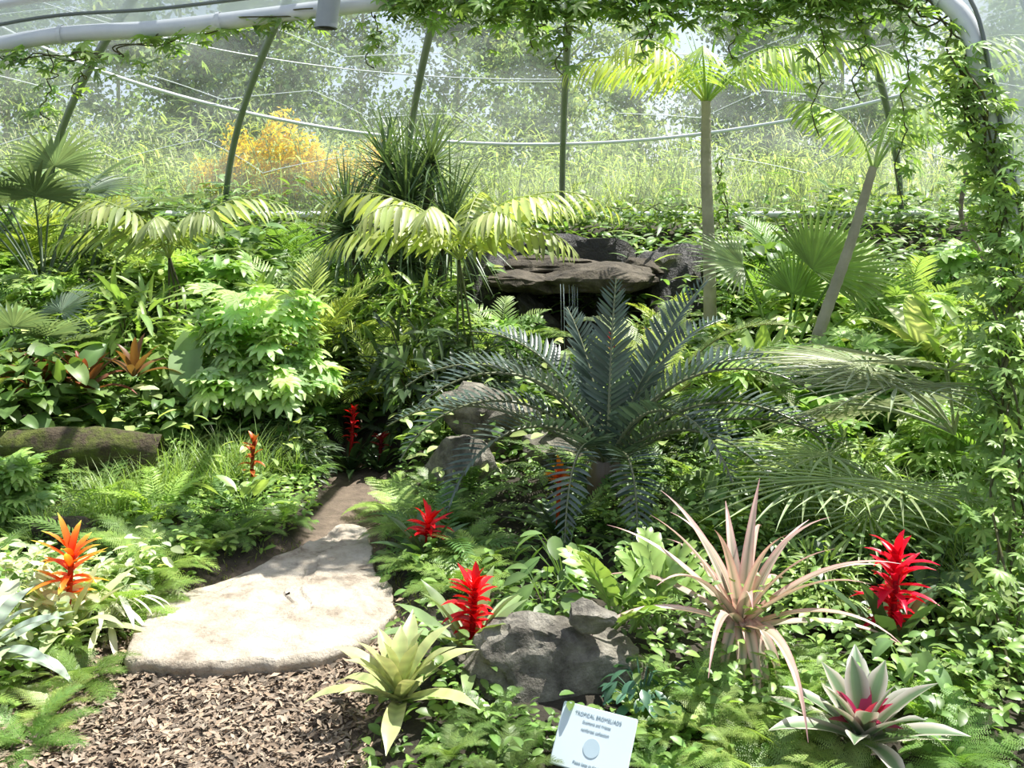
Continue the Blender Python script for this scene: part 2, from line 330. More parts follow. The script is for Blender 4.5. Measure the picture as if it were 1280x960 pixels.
def fanpalm(nf,pet,size,col,e=(.3,1.3),phi0=0,spread=6.28,bend=.4,n=24,w=None):
    G=[]
    for k in range(nf):
        ph=phi0+spread*((k*.618)%1); e0=U_(*e)
        P,T,N,S=[a[0] for a in paths([[0,0,0]],ph,e0,.5,pet*U_(.8,1.1),8)]
        G.append(tube(P,.009,5,col=A(col)*.9)); G.append(fan(P[-1],T[-1]-A([0,0,.3]),N[-1]+T[-1]*.3,size*U_(.8,1.1),A(col)*U_(.8,1.25),bend=bend,n=n,w=w))
    return merge(G)
def rosette(n,L,W,col,e=(.15,1.35),bend=(.6,1.3),K=10,U=5,cu=None,tip=None,fold=.35,prof='strap',band=None,var=.15,bp=1.5,z0=0):
    k=np.arange(n);f=k/(n-1)
    return ribbons(np.column_stack([.01*np.cos(k*2.4),.01*np.sin(k*2.4),z0+.03*f]),k*2.39996+U_(-.15,.15,n),e[0]+(e[1]-e[0])*f**.9+U_(-.08,.08,n),U_(*bend,n)*(1-.45*f),L*(1-.3*f)*U_(.85,1.1,n),W*U_(.85,1.1,n),vcol(n,col,var,.06),K=K,U=U,cu=cu,tip=tip,fold=fold,prof=prof,curl=U_(-.25,.25,n),bp=bp,band=band)
def spike(hh,n,L,W,col,tip=None,e=(.35,1.3),z0=.1):
    k=np.arange(n);f=k/(n-1)
    lean=A([.10*hh,.0,0])
    return merge([tube([(0,0,0),(0,0,z0*.6),(lean[0],0,z0+hh)],.012,7,col=A(col)*.6,mi=1),
      ribbons(np.column_stack([lean[0]*f,0*k,z0+hh*f**.8]),k*2.39996+U_(-.5,.5,n),e[0]+(e[1]-e[0])*f**2.2+U_(-.4,.3,n),U_(.1,1.2,n),L*(.75+.35*f-.3*f**4)*U_(.6,1.2,n),W,vcol(n,col,.3,.05),K=5,U=3,fold=.45,prof='lance',mi=1,tip=tip)])
def shrub(n,rad,leaf,ls,col,stems=8,var=.3):
    d=rng.normal(size=(n,3)); d=nrm(d); d[:,2]=np.abs(d[:,2])**.8*np.sign(d[:,2]+.35)
    rr_=U_(.45,1,n)**.5; lump=1+.25*np.sin(d[:,0]*5+rad[0]*9)*np.cos(d[:,1]*6)+.15*np.sin(d[:,2]*9)
    p=d*(rr_*lump)[:,None]*A(rad); p[:,2]+=rad[2]*.55
    X=d*A([1,1,.2])+rng.normal(0,.35,(n,3))+A([0,0,-.15]); Z=A([0,0,1.])+d*.6+rng.normal(0,.3,(n,3))
    G=[inst(leaf,X,Z,p,ls*U_(.6,1.15,n),vcol(n,col,var,.15))]
    for k in range(stems):
        j=rng.integers(n); e=p[j]; G.append(tube(smoothpts([(e[0]*.1,e[1]*.1,-.05),(e[0]*.5,e[1]*.5,max(e[2],.1)*.6),e],6),.006,5,col=(.09,.09,.04)))
    return merge(G)
def petplant(n,ht,leaf,ls,col,e=(.7,1.45),var=.2,down=.35,pc=None):
    ph=np.arange(n)*2.4+U_(-.3,.3,n);e0=U_(*e,n);Lh=ht*U_(.5,1.1,n)
    P,T,N,S=paths(np.zeros((n,3)),ph,e0,.4,Lh,6)
    g=ribbons(np.zeros((n,3)),ph,e0,.4,Lh,.012,pc or A(col)*.9,K=6,prof='thin',U=3,fold=.9)
    X=T[:,-1]*A([1,1,0])+A([0,0,-down])+rng.normal(0,.15,(n,3)); Z=A([0,0,1.])+T[:,-1]*.2+rng.normal(0,.2,(n,3))
    return merge([g,inst(leaf,X,Z,P[:,-1],ls*U_(.7,1.15,n),vcol(n,col,var,.1))])
def fernplant(n,L,col,fine=True,e=(.4,1.2),bend=(.9,1.6)):
    if fine:
        q=np.linspace(.06,.96,8); G=[]
        for sd in (-1,1):
            G.append(inst(LF_tiny,np.column_stack([.5+0*q,sd+0*q,0*q]),(0,0,1),np.column_stack([q,0*q,-.1*q**2]),.24*(1-.75*q)+.03))
        G.append(ribbons([[0,0,0]],0,0,.2,1,.03,(1,1,1),K=3,prof='thin',U=2))
        leaf=merge(G); nl=16; ll=.24*L
    else: leaf=ribbons([[0,0,0]],0,.1,.4,1,.26,(1,1,1),K=2,prof='lance',U=3,fold=.2); nl=22; ll=.17*L
    return crown((0,0,0),n,e,bend,L,nl,ll,leaf,col,ang=1.35,rach=.003*L/.4,start=.12,curl=.3,lift=.05)
def scatter(G,xy,s,tints=None,tilt=.12,dz=0):
    xy=A(xy);n=len(xy);ph=U_(0,6.28,n)
    return inst(G,np.column_stack([np.cos(ph),np.sin(ph),0*ph]),np.column_stack([U_(-tilt,tilt,n),U_(-tilt,tilt,n),1+0*ph]),np.column_stack([xy,h(xy[:,0],xy[:,1])+dz]),s,tints)
def clear(x,y):
    return ~((abs(x-.25)<.16)&(y<3.12)&(y>2.9))&(np.hypot(x-.18,(y-3.52))>.22)
def region(n,x0,x1,y0,y1,pmx=-.03):
    x=U_(x0,x1,n);y=U_(y0,y1,n);k=(pathmask(x,y)<pmx)&clear(x,y)&(np.hypot((x-.6)/1.0,(y-9.2)/.9)>1); return np.column_stack([x,y])[k]
def put(name,G,x,y,mats=None,dz=0):
    return mk(name,G,mats or [LEAF,PETAL],(x,y,float(h(x,y))+dz))
GR=(.085,.165,.035);BR=(.21,.33,.07);YG=(.34,.41,.09);DK=(.03,.065,.022);MID=(.13,.23,.05)
# --- ferns
fv=[fernplant(13,.42,BR),fernplant(11,.36,(.25,.36,.1)),fernplant(14,.4,MID)]
fs=[fernplant(14,.5,MID,False),fernplant(12,.5,BR,False),fernplant(12,.6,GR,False)]
near=[(-1.75,4.3),(-1.85,4.0),(-1.7,3.75),(-2.05,3.9),(-1.9,3.55),(-2.1,4.25),(-1.78,4.6),(-1.6,4.95),(-1.45,5.2),(-1.9,4.85),(-2.1,5.1),(-1.3,5.5),(-1.95,3.3),(-1.85,3.1),(-2.25,4.6),(-2.3,4.1),(-1.68,3.5),(-1.7,3.3),
      (-.5,5.2),(-.62,5.6),(-.42,4.75),(-.7,5.9),(-.35,5.4),(-.3,5.0),(-.25,4.5),(-.5,6.1),
      (.75,3.35),(.95,3.3),(1.1,3.45),(.62,3.45),(.85,3.15),(.72,3.05),(1.25,3.6),(.98,3.6),(1.05,2.98),(-.1,3.3),(1.4,3.35),(-.16,3.12),(1.5,4.9),(1.2,4.8),(1.8,5.3),(.0,3.2),(-.02,3.05),(.5,3.2),(.5,3.06),(.44,3.3),(1.6,3.5),(1.45,3.1),(.85,2.95),(.7,3.2)]
g=[]
for k,(x,y) in enumerate(near):
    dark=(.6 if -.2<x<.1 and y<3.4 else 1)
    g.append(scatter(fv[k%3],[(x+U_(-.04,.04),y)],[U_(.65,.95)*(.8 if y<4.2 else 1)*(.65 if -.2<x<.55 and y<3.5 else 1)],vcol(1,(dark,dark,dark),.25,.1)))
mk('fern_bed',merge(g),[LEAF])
g=[]
for k in range(3):
    xy=np.vstack([region(20,-3.6,2.8,4.6,6.4,-.18),region(34,-4,3.6,6.4,9.5,-.15)]); g.append(scatter(fs[k],xy,U_(.6,1.1,len(xy)),vcol(len(xy),(1,1,1),.25,.15)))
mk('sword_fern_undergrowth',merge(g),[LEAF])
# --- ground cover
def gcover(n,x0,x1,y0,y1,leaf,s,col,hz,pmx=-.02):
    xy=region(n,x0,x1,y0,y1,pmx);n=len(xy);ph=U_(0,6.28,n)
    X=np.column_stack([np.cos(ph),np.sin(ph),U_(-.4,.5,n)]);Z=np.column_stack([U_(-.5,.5,n),U_(-.5,.5,n)-.15,1+0*ph])
    cl=np.sin(xy[:,0]*5)*np.cos(xy[:,1]*6)*.5+.5
    return inst(leaf,X,Z,np.column_stack([xy,h(xy[:,0],xy[:,1])+U_(.01,1,n)*hz*(.4+cl)]),s*U_(.6,1.3,n),vcol(n,col,.4,.15))
mk('creeping_groundcover',merge([gcover(9000,-3,3,3,7,LF_oval,.055,MID,.14),gcover(2600,-.3,.9,2.7,3.6,LF_oval,.035,MID,.05),gcover(6500,.5,3,3.2,6.5,LF_oval,.05,(.17,.28,.07),.3),gcover(5000,-3.5,-1.2,3.2,6.5,LF_oval,.045,BR,.16,-.06),gcover(2600,-2.6,-1.6,3.0,4.6,LF_oval,.065,(.38,.45,.27),.24,-.06),gcover(9000,-5,5,6.4,9,LF_heart,.09,GR,.35,-.1),gcover(2200,-5,5,6.0,9.5,LF_oval,.11,(.33,.43,.16),.5,-.1)]),[LEAF])
mk('bank_planting',merge([gcover(9000,-7,7,8.8,13.3,LF_heart,.13,(.11,.19,.05),.55),gcover(4500,-7,7,8.5,13.3,LF_lance,.28,(.13,.22,.06),.6),gcover(800,-7,7,8.5,12.6,LF_lance,.26,(.28,.36,.11),.65)]),[LEAF])
n=6000;x=U_(-2.2,-.3,n);y=U_(3,5.4,n);pmk=pathmask(x,y);k=(pmk>-.14)&(pmk<.0+.03*np.sin(x*20)+.02);x=x[k];y=y[k];n=len(x)
mk('moss_edging',ribbons(np.column_stack([x,y,h(x,y)]),U_(0,6.28,n),U_(.5,1.5,n),.5,U_(.015,.04,n),.008,vcol(n,(.15,.18,.04),.3),K=2,U=2),[LEAF])
# --- foreground bromeliads
spot=[1,.75,1.1,.8,1.15,.78,1.1,.78,1.15,.85,1.1,1,1.1]
put('spotted_vriesea_bromeliad',rosette(22,.37,.07,(.38,.42,.17),e=(.2,1.45),bend=(.6,1.3),K=12,tip=(.42,.45,.22),cu=[(1.15,1.1,1.1),(.95,1,.9),(.75,.87,.75),(.95,1,.9),(1.15,1.1,1.1)],band=spot),-.40,3.42,[VARI],dz=.05)
def guz(name,x,y,red,tip,sh,n,bl,lcol,L=.34,bw=.04,z0=.12,W=.055,dz=0):
    return put(name,merge([rosette(14,L,W,lcol,e=(.35,1.2),bend=(.5,1.2),U=3),spike(sh,n,bl,bw,red,tip,z0=z0)]),x,y,[GLOSS,PETAL],dz=dz)
RED=(.8,.012,.02)
guz('red_guzmania_bromeliad',-.16,3.74,RED,None,.19,46,.14,(.17,.25,.1),L=.44,W=.07,z0=.1)
guz('red_guzmania_bromeliad',-.43,4.85,RED,None,.08,28,.14,(.05,.11,.03),L=.36,z0=.13)
guz('red_guzmania_bromeliad',1.52,3.85,(.74,.01,.05),None,.29,60,.17,(.055,.11,.045),L=.52,W=.075)
guz('orange_guzmania_bromeliad',-1.86,4.02,(.9,.09,.01),(.9,.6,.08),.17,26,.20,(.36,.42,.22),L=.42,z0=.18)
guz('orange_guzmania_bromeliad',.25,5.2,(.9,.14,.01),(.9,.55,.03),.06,20,.12,(.04,.08,.03),L=.36,z0=.3,dz=.05)
guz('red_guzmania_bromeliad',-1.17,6.95,(.6,.01,.015),None,.26,26,.09,DK,L=.4,z0=.2,bw=.035)
guz('orange_guzmania_bromeliad',-1.62,5.95,(.4,.05,.01),(.6,.3,.1),.22,16,.10,GR,L=.3,z0=.15)
guz('red_guzmania_bromeliad',-.95,6.9,(.22,.01,.02),None,.1,14,.10,DK,L=.35,z0=.15)
guz('red_guzmania_bromeliad',.82,8.2,(.5,.02,.02),None,.08,14,.12,GR,L=.4,z0=.3,dz=.05)
guz('red_guzmania_bromeliad',1.15,8.0,(.6,.12,.02),None,.08,14,.12,GR,L=.4,z0=.3,dz=.1)
# striped pineapple
cu=[(1.75,1.15,1.15),(1.5,1.3,1.25),(1.2,1.15,1.05),(.5,.66,.5),(1.2,1.15,1.05),(1.5,1.3,1.25),(1.75,1.15,1.15)]
g1=rosette(25,.74,.056,(.37,.325,.29),e=(.3,1.3),bend=(.8,1.8),K=14,U=7,cu=cu,tip=(.5,.28,.28),fold=.5,prof='sword',bp=1.8,var=.12)
g2=ribbons(np.zeros((6,3))+A([0,0,.04]),A([-1.4,-1.8,-1.1,-2.2,-.6,-1.6]),.5,A([2.6,2.4,2.5,2.7,2.5,2.2]),A([.46,.42,.42,.36,.4,.5]),.055,(.37,.325,.29),K=12,U=7,cu=cu,fold=.4,prof='sword',bp=.7)
put('striped_pineapple_bromeliad',merge([g1,g2]),.88,3.68,[VARI],dz=.16)
cu=[(1.7,1.5,1.9),(1.2,1.05,1.2),(.4,.6,.4),(.35,.55,.37),(.4,.6,.4),(1.2,1.05,1.2),(1.7,1.5,1.9)]
put('variegated_neoregelia_bromeliad',merge([rosette(20,.34,.08,(.29,.32,.24),e=(.2,1.2),bend=(.3,.8),K=9,U=7,cu=cu,fold=.3),ribbons(np.zeros((14,3))+A([0,0,.05]),np.arange(14)*2.4,U_(.4,1.3,14),.4,.13,.05,vcol(14,(.4,.03,.1)),K=5,U=3,mi=1)]),1.14,3.12,[VARI,PETAL],dz=.06)
# zz plant
g=[]
for k in range(15):
    ph=U_(0,6.28);L=U_(.28,.46);e0=U_(.7,1.35)
    g.append(frond((U_(-.12,.12),U_(-.08,.08),0),ph,e0,.5,L,7,.125,LF_oval,(.2,.31,.08),ang=.9,rach=.008,start=.3))
put('zz_plant',merge(g),.50,3.9,[GLOSS],dz=.06)
put('prayer_plant',petplant(24,.22,LF_oval,.13,(.11,.19,.06)),.15,4.2,[LEAF])
put('silver_striped_bromeliad',rosette(15,.4,.075,(.17,.22,.18),e=(.2,1.1),band=[1,1.9,.7,1.9,.7,1.9,.7,1.9,.7,1.9,1]),-2.0,3.6,[VARI],dz=.07)
put('variegated_foliage_plant',petplant(34,.26,LF_heart,.12,(.46,.49,.34)),-2.12,4.05,[VARI])
put('variegated_foliage_plant',petplant(30,.2,LF_lance,.17,(.48,.51,.36)),-1.75,4.15,[VARI])
put('peace_lily',merge([petplant(22,.3,LF_lance,.2,(.1,.2,.05)),petplant(5,.42,LF_heart,.11,(.6,.62,.52),e=(1.1,1.4),down=-.8)]),-2.3,4.35)
put('hosta_plant',petplant(12,.24,simple_leaf(.45,'oval',.4,6,5,.3),.17,(.22,.32,.11),e=(.9,1.45),down=-.5),-1.52,5.5)
put('hosta_plant',petplant(16,.24,LF_heart,.13,(.13,.22,.08)),1.45,3.5)
put('hosta_plant',petplant(16,.24,LF_heart,.12,(.15,.25,.08)),1.75,3.9)
put('fittonia_plant',petplant(40,.16,LF_oval,.07,(.05,.13,.08),e=(.5,1.5)),.46,3.38,[GLOSS])
put('prayer_plant',petplant(26,.3,LF_oval,.14,(.11,.2,.06)),.25,4.6,[LEAF])
put('prayer_plant',petplant(22,.3,LF_oval,.15,(.05,.1,.04)),1.3,4.5,[GLOSS])
put('prayer_plant',petplant(22,.35,LF_oval,.15,(.06,.12,.045)),1.9,4.3,[GLOSS])
co_=merge([rosette(16,.42,.075,(.17,.07,.035),e=(.5,1.4),prof='lance',tip=(.3,.06,.04)),inst(rosette(12,.37,.075,(.2,.10,.04),e=(.5,1.4),prof='lance'),(1,0,0),(0,0,1),[(.3,.1,.1)])])
cp=put('cordyline_plant',co_,-2.9,6.5,dz=.3)
dup(cp,'cordyline_plant',(-3.25,6.6,float(h(-3.25,6.6))+.25),2,.8)
# --- cycad
cg=[];lf=simple_leaf(.17,'lance',.3,4,3,.3,1.1)
for ph,e0,b,L in [(1.3,1.45,.3,1.15),(1.9,1.3,.5,1.05),(.4,1.2,.6,1.4),(2.9,1.15,1.8,1.5),(3.3,1.0,2.1,1.5),(3.8,.9,2.3,1.45),(4.3,.8,2.1,1.25),(4.9,.7,1.9,1.15),(5.5,.85,1.9,1.35),(6.0,.95,1.9,1.55),(.1,1.1,1.7,1.6),(.8,1.05,.9,1.4),(2.5,1.25,1.3,1.3),(3.55,1.25,2.1,1.5),(5.8,1.2,1.8,1.5),(-.35,.7,1.3,1.55),(3.05,.7,1.3,1.5),(5.2,1.1,2.2,1.4)]:
    cg.append(frond((0,0,.05),ph,e0,b,L*1.04,34,.23,lf,(.055,.085,.072),ang=1.15,lift=.35,rach=.014,start=.12,rcol=(.16,.18,.1),taper=.4,var=.35,curl=U_(-.4,.4)))
cg.append(tube([(0,0,-.2),(0,0,.0),(0,0,.12)],[.12,.13,.09],10,col=(.1,.07,.04)))
put('blue_cycad',merge(cg),.58,5.85,[CYC],dz=.16)
# --- tall palm
RB=noisemat('ringed_trunk',[(.26,.24,.18),(.42,.38,.3)],4,.8,.3,30)
rad=np.linspace(.066,.043,160); tp=smoothpts([(1.86,9.0,.4),(1.85,9,1.5),(1.82,9,2.3),(1.82,9,2.95)],160); rad=rad*(1+.09*(np.arange(160)%8<1))
G=[tube(tp,rad,12,mi=1)]
pl=simple_leaf(.10,'lance',.5,5,3,.3); c0=(1.82,9,2.92)
for ph,e0,b,L,cl,hg,ll in [(3.2,.85,1.6,1.6,YG,1.0,.5),(3.7,1.1,2.0,1.5,YG,1.0,.48),(-.5,.8,1.7,2.1,(.28,.36,.13),1.0,.5),(-.9,.9,1.9,1.6,(.26,.36,.11),.8,.45),(.5,.9,1.7,1.6,MID,.7,.4),(1.6,1.0,1.7,1.5,MID,.6,.4),(2.4,.9,1.6,1.5,BR,.7,.4),(4.4,1.1,1.9,1.2,(.26,.36,.1),.8,.42),(0,1.3,1.2,1.3,BR,.4,.3)]:
    G.append(frond(c0,ph,e0,b,L,34 if L>2 else 24,ll,pl,cl,hang=hg,rach=.014,start=.2,lift=0,var=.25,curl=U_(-.2,.2)))
G.append(ribbons(np.tile(c0,(5,1)),A([1,2,3.4,5,.2]),1.35,.25,.8,.03,MID,K=6,prof='sword'))
mk('tall_palm_tree',merge(G),[LEAF,RB])
# --- leaning palm
tp=smoothpts([(2.25,7.65,.3),(2.45,7.6,1.0),(2.68,7.6,1.65),(2.86,7.6,2.25)],60); rad=np.linspace(.052,.032,60)*(1+.1*(np.arange(60)%3==0))
G=[tube(tp,rad,10,mi=1)]
c1=(2.86,7.6,2.2)
for ph,e0,b,L,cl,hg,ll in [(-.25,1.45,2.5,2.4,(.31,.39,.2),.9,.5),(2.9,1.4,1.6,1.0,(.24,.33,.1),.9,.4),(-1.0,1.2,2.4,1.5,(.28,.37,.17),.9,.42),(.8,1.2,2.2,1.5,MID,.8,.4),(.1,1.1,2.2,1.6,(.22,.32,.12),.9,.42)]:
    G.append(frond(c1,ph,e0,b,L,30,ll,pl,cl,hang=hg,rach=.012,start=.2,lift=0,var=.25))
mk('leaning_palm_tree',merge(G),[LEAF,RB])
G=[]
for pos,X,Z,s,cl in [((2.5,8.0,1.42),(.7,.1,.6),(-.3,-1,.35),.72,(.16,.26,.05)),((2.75,8.1,1.4),(1,.1,.1),(0,-.8,.6),.65,(.24,.34,.1)),((1.95,8.1,1.45),(-1,-.1,.3),(.2,-.6,.7),.55,(.26,.33,.18)),((2.4,8.2,1.2),(.2,.2,.7),(0,-1,.3),.5,(.13,.23,.05)),((3.0,8.2,1.1),(.8,-.3,.4),(0,-.7,.6),.6,MID)]:
    G.append(fan(pos,X,Z,s,cl,n=26,spread=3.0,bend=.35)); G.append(tube(smoothpts([(2.3,8.15,.4),((2.3+pos[0])/2,8.15,(.5+pos[2])/2+.05),pos],8),.012,6,col=(.15,.25,.06)))
mk('fan_palm',merge(G),[LEAF])
# --- spiky dracaena tree
G=[]
def spk(c,n,L,e=(-.9,1.45),cl=(.105,.165,.08),W=.035):
    k=np.arange(n);f=k/n; return ribbons(np.tile(c,(n,1)),k*2.4,e[0]+(e[1]-e[0])*f+U_(-.1,.1,n),U_(.1,.6,n),L*U_(.8,1.1,n),W,vcol(n,cl,.35),K=6,prof='sword',U=3,fold=.4)
for c,n,L in [((-1.05,9.5,2.0),220,1.1),((-1.6,9.3,1.75),140,.8),((-.6,9.4,1.8),130,.85),((-1.0,9.3,1.4),160,.85),((-1.25,9.6,2.4),90,.7),((-.8,9.5,2.4),90,.7)]:
    G.append(spk(c,n,L,e=(-1.2,1.45))); G.append(tube(smoothpts([(-1.1,9.6,.3),(c[0]*.7-.33,9.55,(c[2])*.6),c],8),.05,8,mi=1))
mk('spiky_dracaena_tree',merge(G),[GLOSS,BARK])
# --- arching palms
bl=simple_leaf(.19,'lance',.5,4,3,.25)
G=[]
for ph,e0,b,L in [(3.2,1.1,2.0,1.6),(-.15,1.05,1.9,1.7),(3.7,1.1,2.0,1.3),(-.6,1.1,1.9,1.45),(2.6,1.1,1.7,1.3),(1.2,1.2,1.5,1.2),(4.3,1.1,1.9,1.2),(5.2,1.1,1.9,1.1),(3.45,.7,1.5,1.3),(-.4,.7,1.5,1.3)]:
    G.append(frond((-.45,8.1,1.5),ph,e0,b,L,16,.42,bl,A((.33,.39,.14))*U_(.7,1.1),hang=.85,rach=.01,start=.15,lift=0,var=.35,curl=U_(-.4,.4)))
for k in range(3): G.append(tube(smoothpts([(-.45+.1*k,8.1,.2),(-.46+.05*k,8.1,1),(-.45,8.1,1.52)],8),.010,7,col=(.1,.12,.05)))
mk('fishtail_palm',merge(G),[LEAF])
G=[]
for ph,e0,b,L in [(3.4,1.1,1.8,1.4),(-.2,1.1,1.8,1.4),(-.9,1.1,1.9,1.1),(2.6,1.2,1.6,1.2),(4.2,1.1,1.8,1.2),(5,1.1,1.9,1.0),(3.1,.7,1.5,1.2)]:
    G.append(frond((-3.0,8.4,1.5),ph,e0,b,L,17,.38,bl,A((.28,.34,.14))*U_(.7,1.1),hang=.8,rach=.01,lift=0,var=.35,curl=U_(-.4,.4)))
for k in range(3): G.append(tube(smoothpts([(-3.0+.15*k,8.4,.2),(-3.0+.08*k,8.4,1),(-3.0,8.4,1.52)],8),.010,7,col=(.08,.08,.04)))
mk('fishtail_palm',merge(G),[LEAF])
# --- areca palms
ar=[crown((0,0,0),13,(.8,1.4),(.8,1.5),1.15,24,.28,simple_leaf(.1,'lance',.5,4,3,.3),c,rach=.008,start=.25) for c in (YG,MID,(.22,.31,.11))]
AO=[mk('areca_palm',ar[0],[LEAF],(-1.7,8.1,float(h(-1.7,8.1))+.1)),put('areca_palm',ar[1],-4.4,7.6),put('areca_palm',ar[2],-2.2,9.3)]
for k,(x,y,s,r) in enumerate([(-1.05,7.7,.75,1),(-3.6,9.6,1.1,2),(-5.0,9.8,1.2,0),(2.5,9.3,.75,3),(3.8,9.2,1,2),(4.5,8.4,1.1,5),(2.9,10.2,1.1,1),(1.0,11.5,.8,2),(-.3,11.4,.9,3),(-2.5,11,1.0,4),(3.3,7.2,.9,4),(-4,6.6,.8,1.4),(2.9,5.6,.7,2),(-.1,8.9,.75,1),(1.5,8.9,.65,3),(.45,8.8,.55,5)]):
    dup(AO[(k+1)%3 if k else 0],'areca_palm',(x,y,float(h(x,y))),r,s)
fp=put('bluish_fan_palm',fanpalm(14,1.2,.6,(.12,.17,.12),e=(.7,1.45),n=26,w=.08),-4.15,8.5,dz=.35)
dup(fp,'bluish_fan_palm',(-3.6,7.1,float(h(-3.6,7.1))-.1),2,.68)
g=fanpalm(11,.6,.66,(.3,.36,.22),e=(.2,1.2),phi0=1.8,spread=2.8,bend=.25,n=22,w=.035)
put('needle_fan_palm',g,2.35,5.1,[VARI],dz=.55)
g=fanpalm(7,.5,.6,(.28,.36,.18),e=(.1,.9),phi0=2.2,spread=2.4,bend=.3,n=20,w=.035)
put('needle_fan_palm',g,1.95,4.75,dz=.25)
# --- shrubs
put('philodendron',shrub(1000,(.50,.42,.66),LF_philo,.16,(.32,.44,.2)),-1.85,6.95,dz=.0)
SH=[('monstera_plant',shrub(420,(.5,.45,.42),LF_philo,.2,(.18,.3,.08))),('calathea_shrub',shrub(420,(.5,.45,.4),LF_heart,.2,(.11,.19,.05))),('ginger_shrub',shrub(500,(.45,.45,.5),LF_lance,.3,(.18,.27,.07))),('schefflera_shrub',shrub(520,(.5,.5,.45),LF_lobed,.15,(.22,.33,.09))),('dark_croton_shrub',shrub(460,(.4,.4,.45),LF_lance,.24,(.04,.07,.03))),('pothos_mound',shrub(440,(.5,.45,.4),LF_heart,.17,(.32,.42,.16)))]
SO=[put(nm,g,x,y) for (nm,g),(x,y) in zip(SH,[(2.4,6.9),(-3.3,6.4),(3.1,6.6),(1.7,6.9),(-.75,7.4),(2.75,8.8)])]
lay=[(0,2.0,6.2,.7),(3,2.7,5.9,.8),(1,1.7,7.9,.7),(5,1.2,7.7,.8),(3,3.4,8,1.1),(1,4.1,7.4,1.1),(2,3.9,6.3,1),(5,3.0,7.3,.9),(5,1.9,5.9,.5),
 (2,-2.9,7.4,.95),(1,-2.4,6.6,.6),(3,-3.8,8,1),(0,-2.8,9,1),(2,-1.4,8.9,1),(4,-.3,7.6,.8),(4,.1,7.9,.6),(1,.75,7.4,.7),(2,-.9,8.6,.9),(3,-4.6,7,1),(5,-3.5,9.2,.9),(4,-3.2,8.0,.9),(4,-1.5,7.9,.8),(4,3.6,7.6,.7),(0,0.0,9.0,.65),(2,1.35,8.9,.6),(5,-4.2,7.3,.6),
 (0,-5,8.8,1.1),(2,-4.2,10,1.1),(1,-3,10.2,1.1),(3,-1.8,10.3,1.1),(2,-.9,10.3,.9),(1,2.6,10.1,1.1),(3,3.1,9.4,1.1),(0,4.6,9.5,1.2),(2,5.4,8.8,1.2),(3,5,7.8,1.1),(2,2.4,11.2,.9),(1,3.6,10.9,1),(4,-2.2,7.9,.8),(4,-3.4,5.9,.6),(4,1.3,6.5,.6),(1,.0,7.2,.5),(4,-1.5,6.6,.5),(2,1.9,5.4,.55),(3,1.5,5.6,.6),(1,1.15,5.1,.5),(0,-2.9,5.4,.5),(3,2.2,4.7,.5),(2,1.35,4.2,.4),(0,.6,11.9,.9),(2,-5.6,10.4,1.2),(1,0,11.9,.7),(3,1.4,11.9,.7),(5,-2.6,7.9,.7),(4,-4,9.4,1),(5,4.0,8.6,.9)]
for k,x,y,s in lay: dup(SO[k],SH[k][0],(x,y,float(h(x,y))-.03),U_(0,6.28),s*U_(.9,1.1))
ee=put('elephant_ear_plant',petplant(16,.75,LF_heart,.36,(.2,.31,.1),e=(.9,1.45),down=.7),-2.35,7.3)
for x,y,s,r in [(-.85,7.75,.85,1),(2.0,7.6,.8,2),(-3.4,7.7,1,3),(1.5,6.3,.6,4),(3.2,6.9,.9,5),(-2.0,8.6,1,0),(-.5,7.0,.6,2),(2.75,6.0,.7,1)]: dup(ee,'elephant_ear_plant',(x,y,float(h(x,y))),r,s)
bn=rosette(9,1.0,.17,(.23,.34,.1),e=(.9,1.4),bend=(.3,.8),prof='oval',K=10,cu=[(1,1,1),(1,1,1),(1.5,1.4,1.3),(1,1,1),(1,1,1)],fold=.25)
b0=put('bird_of_paradise_plant',bn,1.95,7.4)
for x,y,s in [(1.6,7.2,.75),(3.1,6.6,.9),(2.9,6.1,.7),(3.6,7.6,1),(-2.45,9,.95),(-4.4,8.0,.8),(.5,7.2,.5)]: dup(b0,'bird_of_paradise_plant',(x,y,float(h(x,y))),U_(0,6),s)
put('tree_fern',crown((0,0,.05),9,(.8,1.3),(1.2,1.8),1.3,34,.2,merge([inst(LF_tiny,np.column_stack([.5+0*q,sd+0*q,0*q]),(0,0,1),np.column_stack([q,0*q,0*q]),.17) for q in [np.linspace(.1,.95,8)] for sd in (-1,1)]),(.27,.33,.17),rcol=(.2,.18,.1)),1.15,7.3,[LEAF,BARK],dz=.1)
def grass(n,rx,ry,L,col,W=.008,e=(.8,1.5)):
    return ribbons(np.column_stack([U_(-rx,rx,n),U_(-ry,ry,n),0*np.arange(n)-.02]),U_(0,6.28,n),U_(*e,n),U_(.5,1.6,n),L*U_(.5,1.1,n),W,vcol(n,col,.3),K=5,prof='sword',U=2)
gg=put('grass_tuft',grass(800,.35,.25,.5,(.23,.34,.1)),-1.95,6.1)
for x,y,s in [(-2.3,5.7,.8),(-1.7,6.4,.8),(1.75,5.2,1),(1.5,5.0,.8),(-2.4,5.3,.7),(2.0,4.9,1),(2.2,4.2,.9)]: dup(gg,'grass_tuft',(x,y,float(h(x,y))),U_(0,6),s)
# mossy log
def log(pts,r0,n):
    P=smoothpts(pts,n); G=tube(P,r0,24); V=G[0].copy(); c=np.repeat(P,24,0); d=V-c
    k=A([1+.35*noise.fractal(Vector((v[0]*3,v[1]*3,v[2]*6)),1,2,4) for v in V]); return (c+d*k[:,None],G[1],G[2],G[3])
mk('mossy_log',log([(-4.2,6.0,.44),(-3.4,5.95,.42),(-2.8,5.9,.42),(-2.2,6.0,.36)],.13,60),[MOSS])
mk('mossy_log',log([(-3.6,5.6,.12),(-3.0,5.5,.16),(-2.5,5.6,.1)],.09,40),[MOSS])
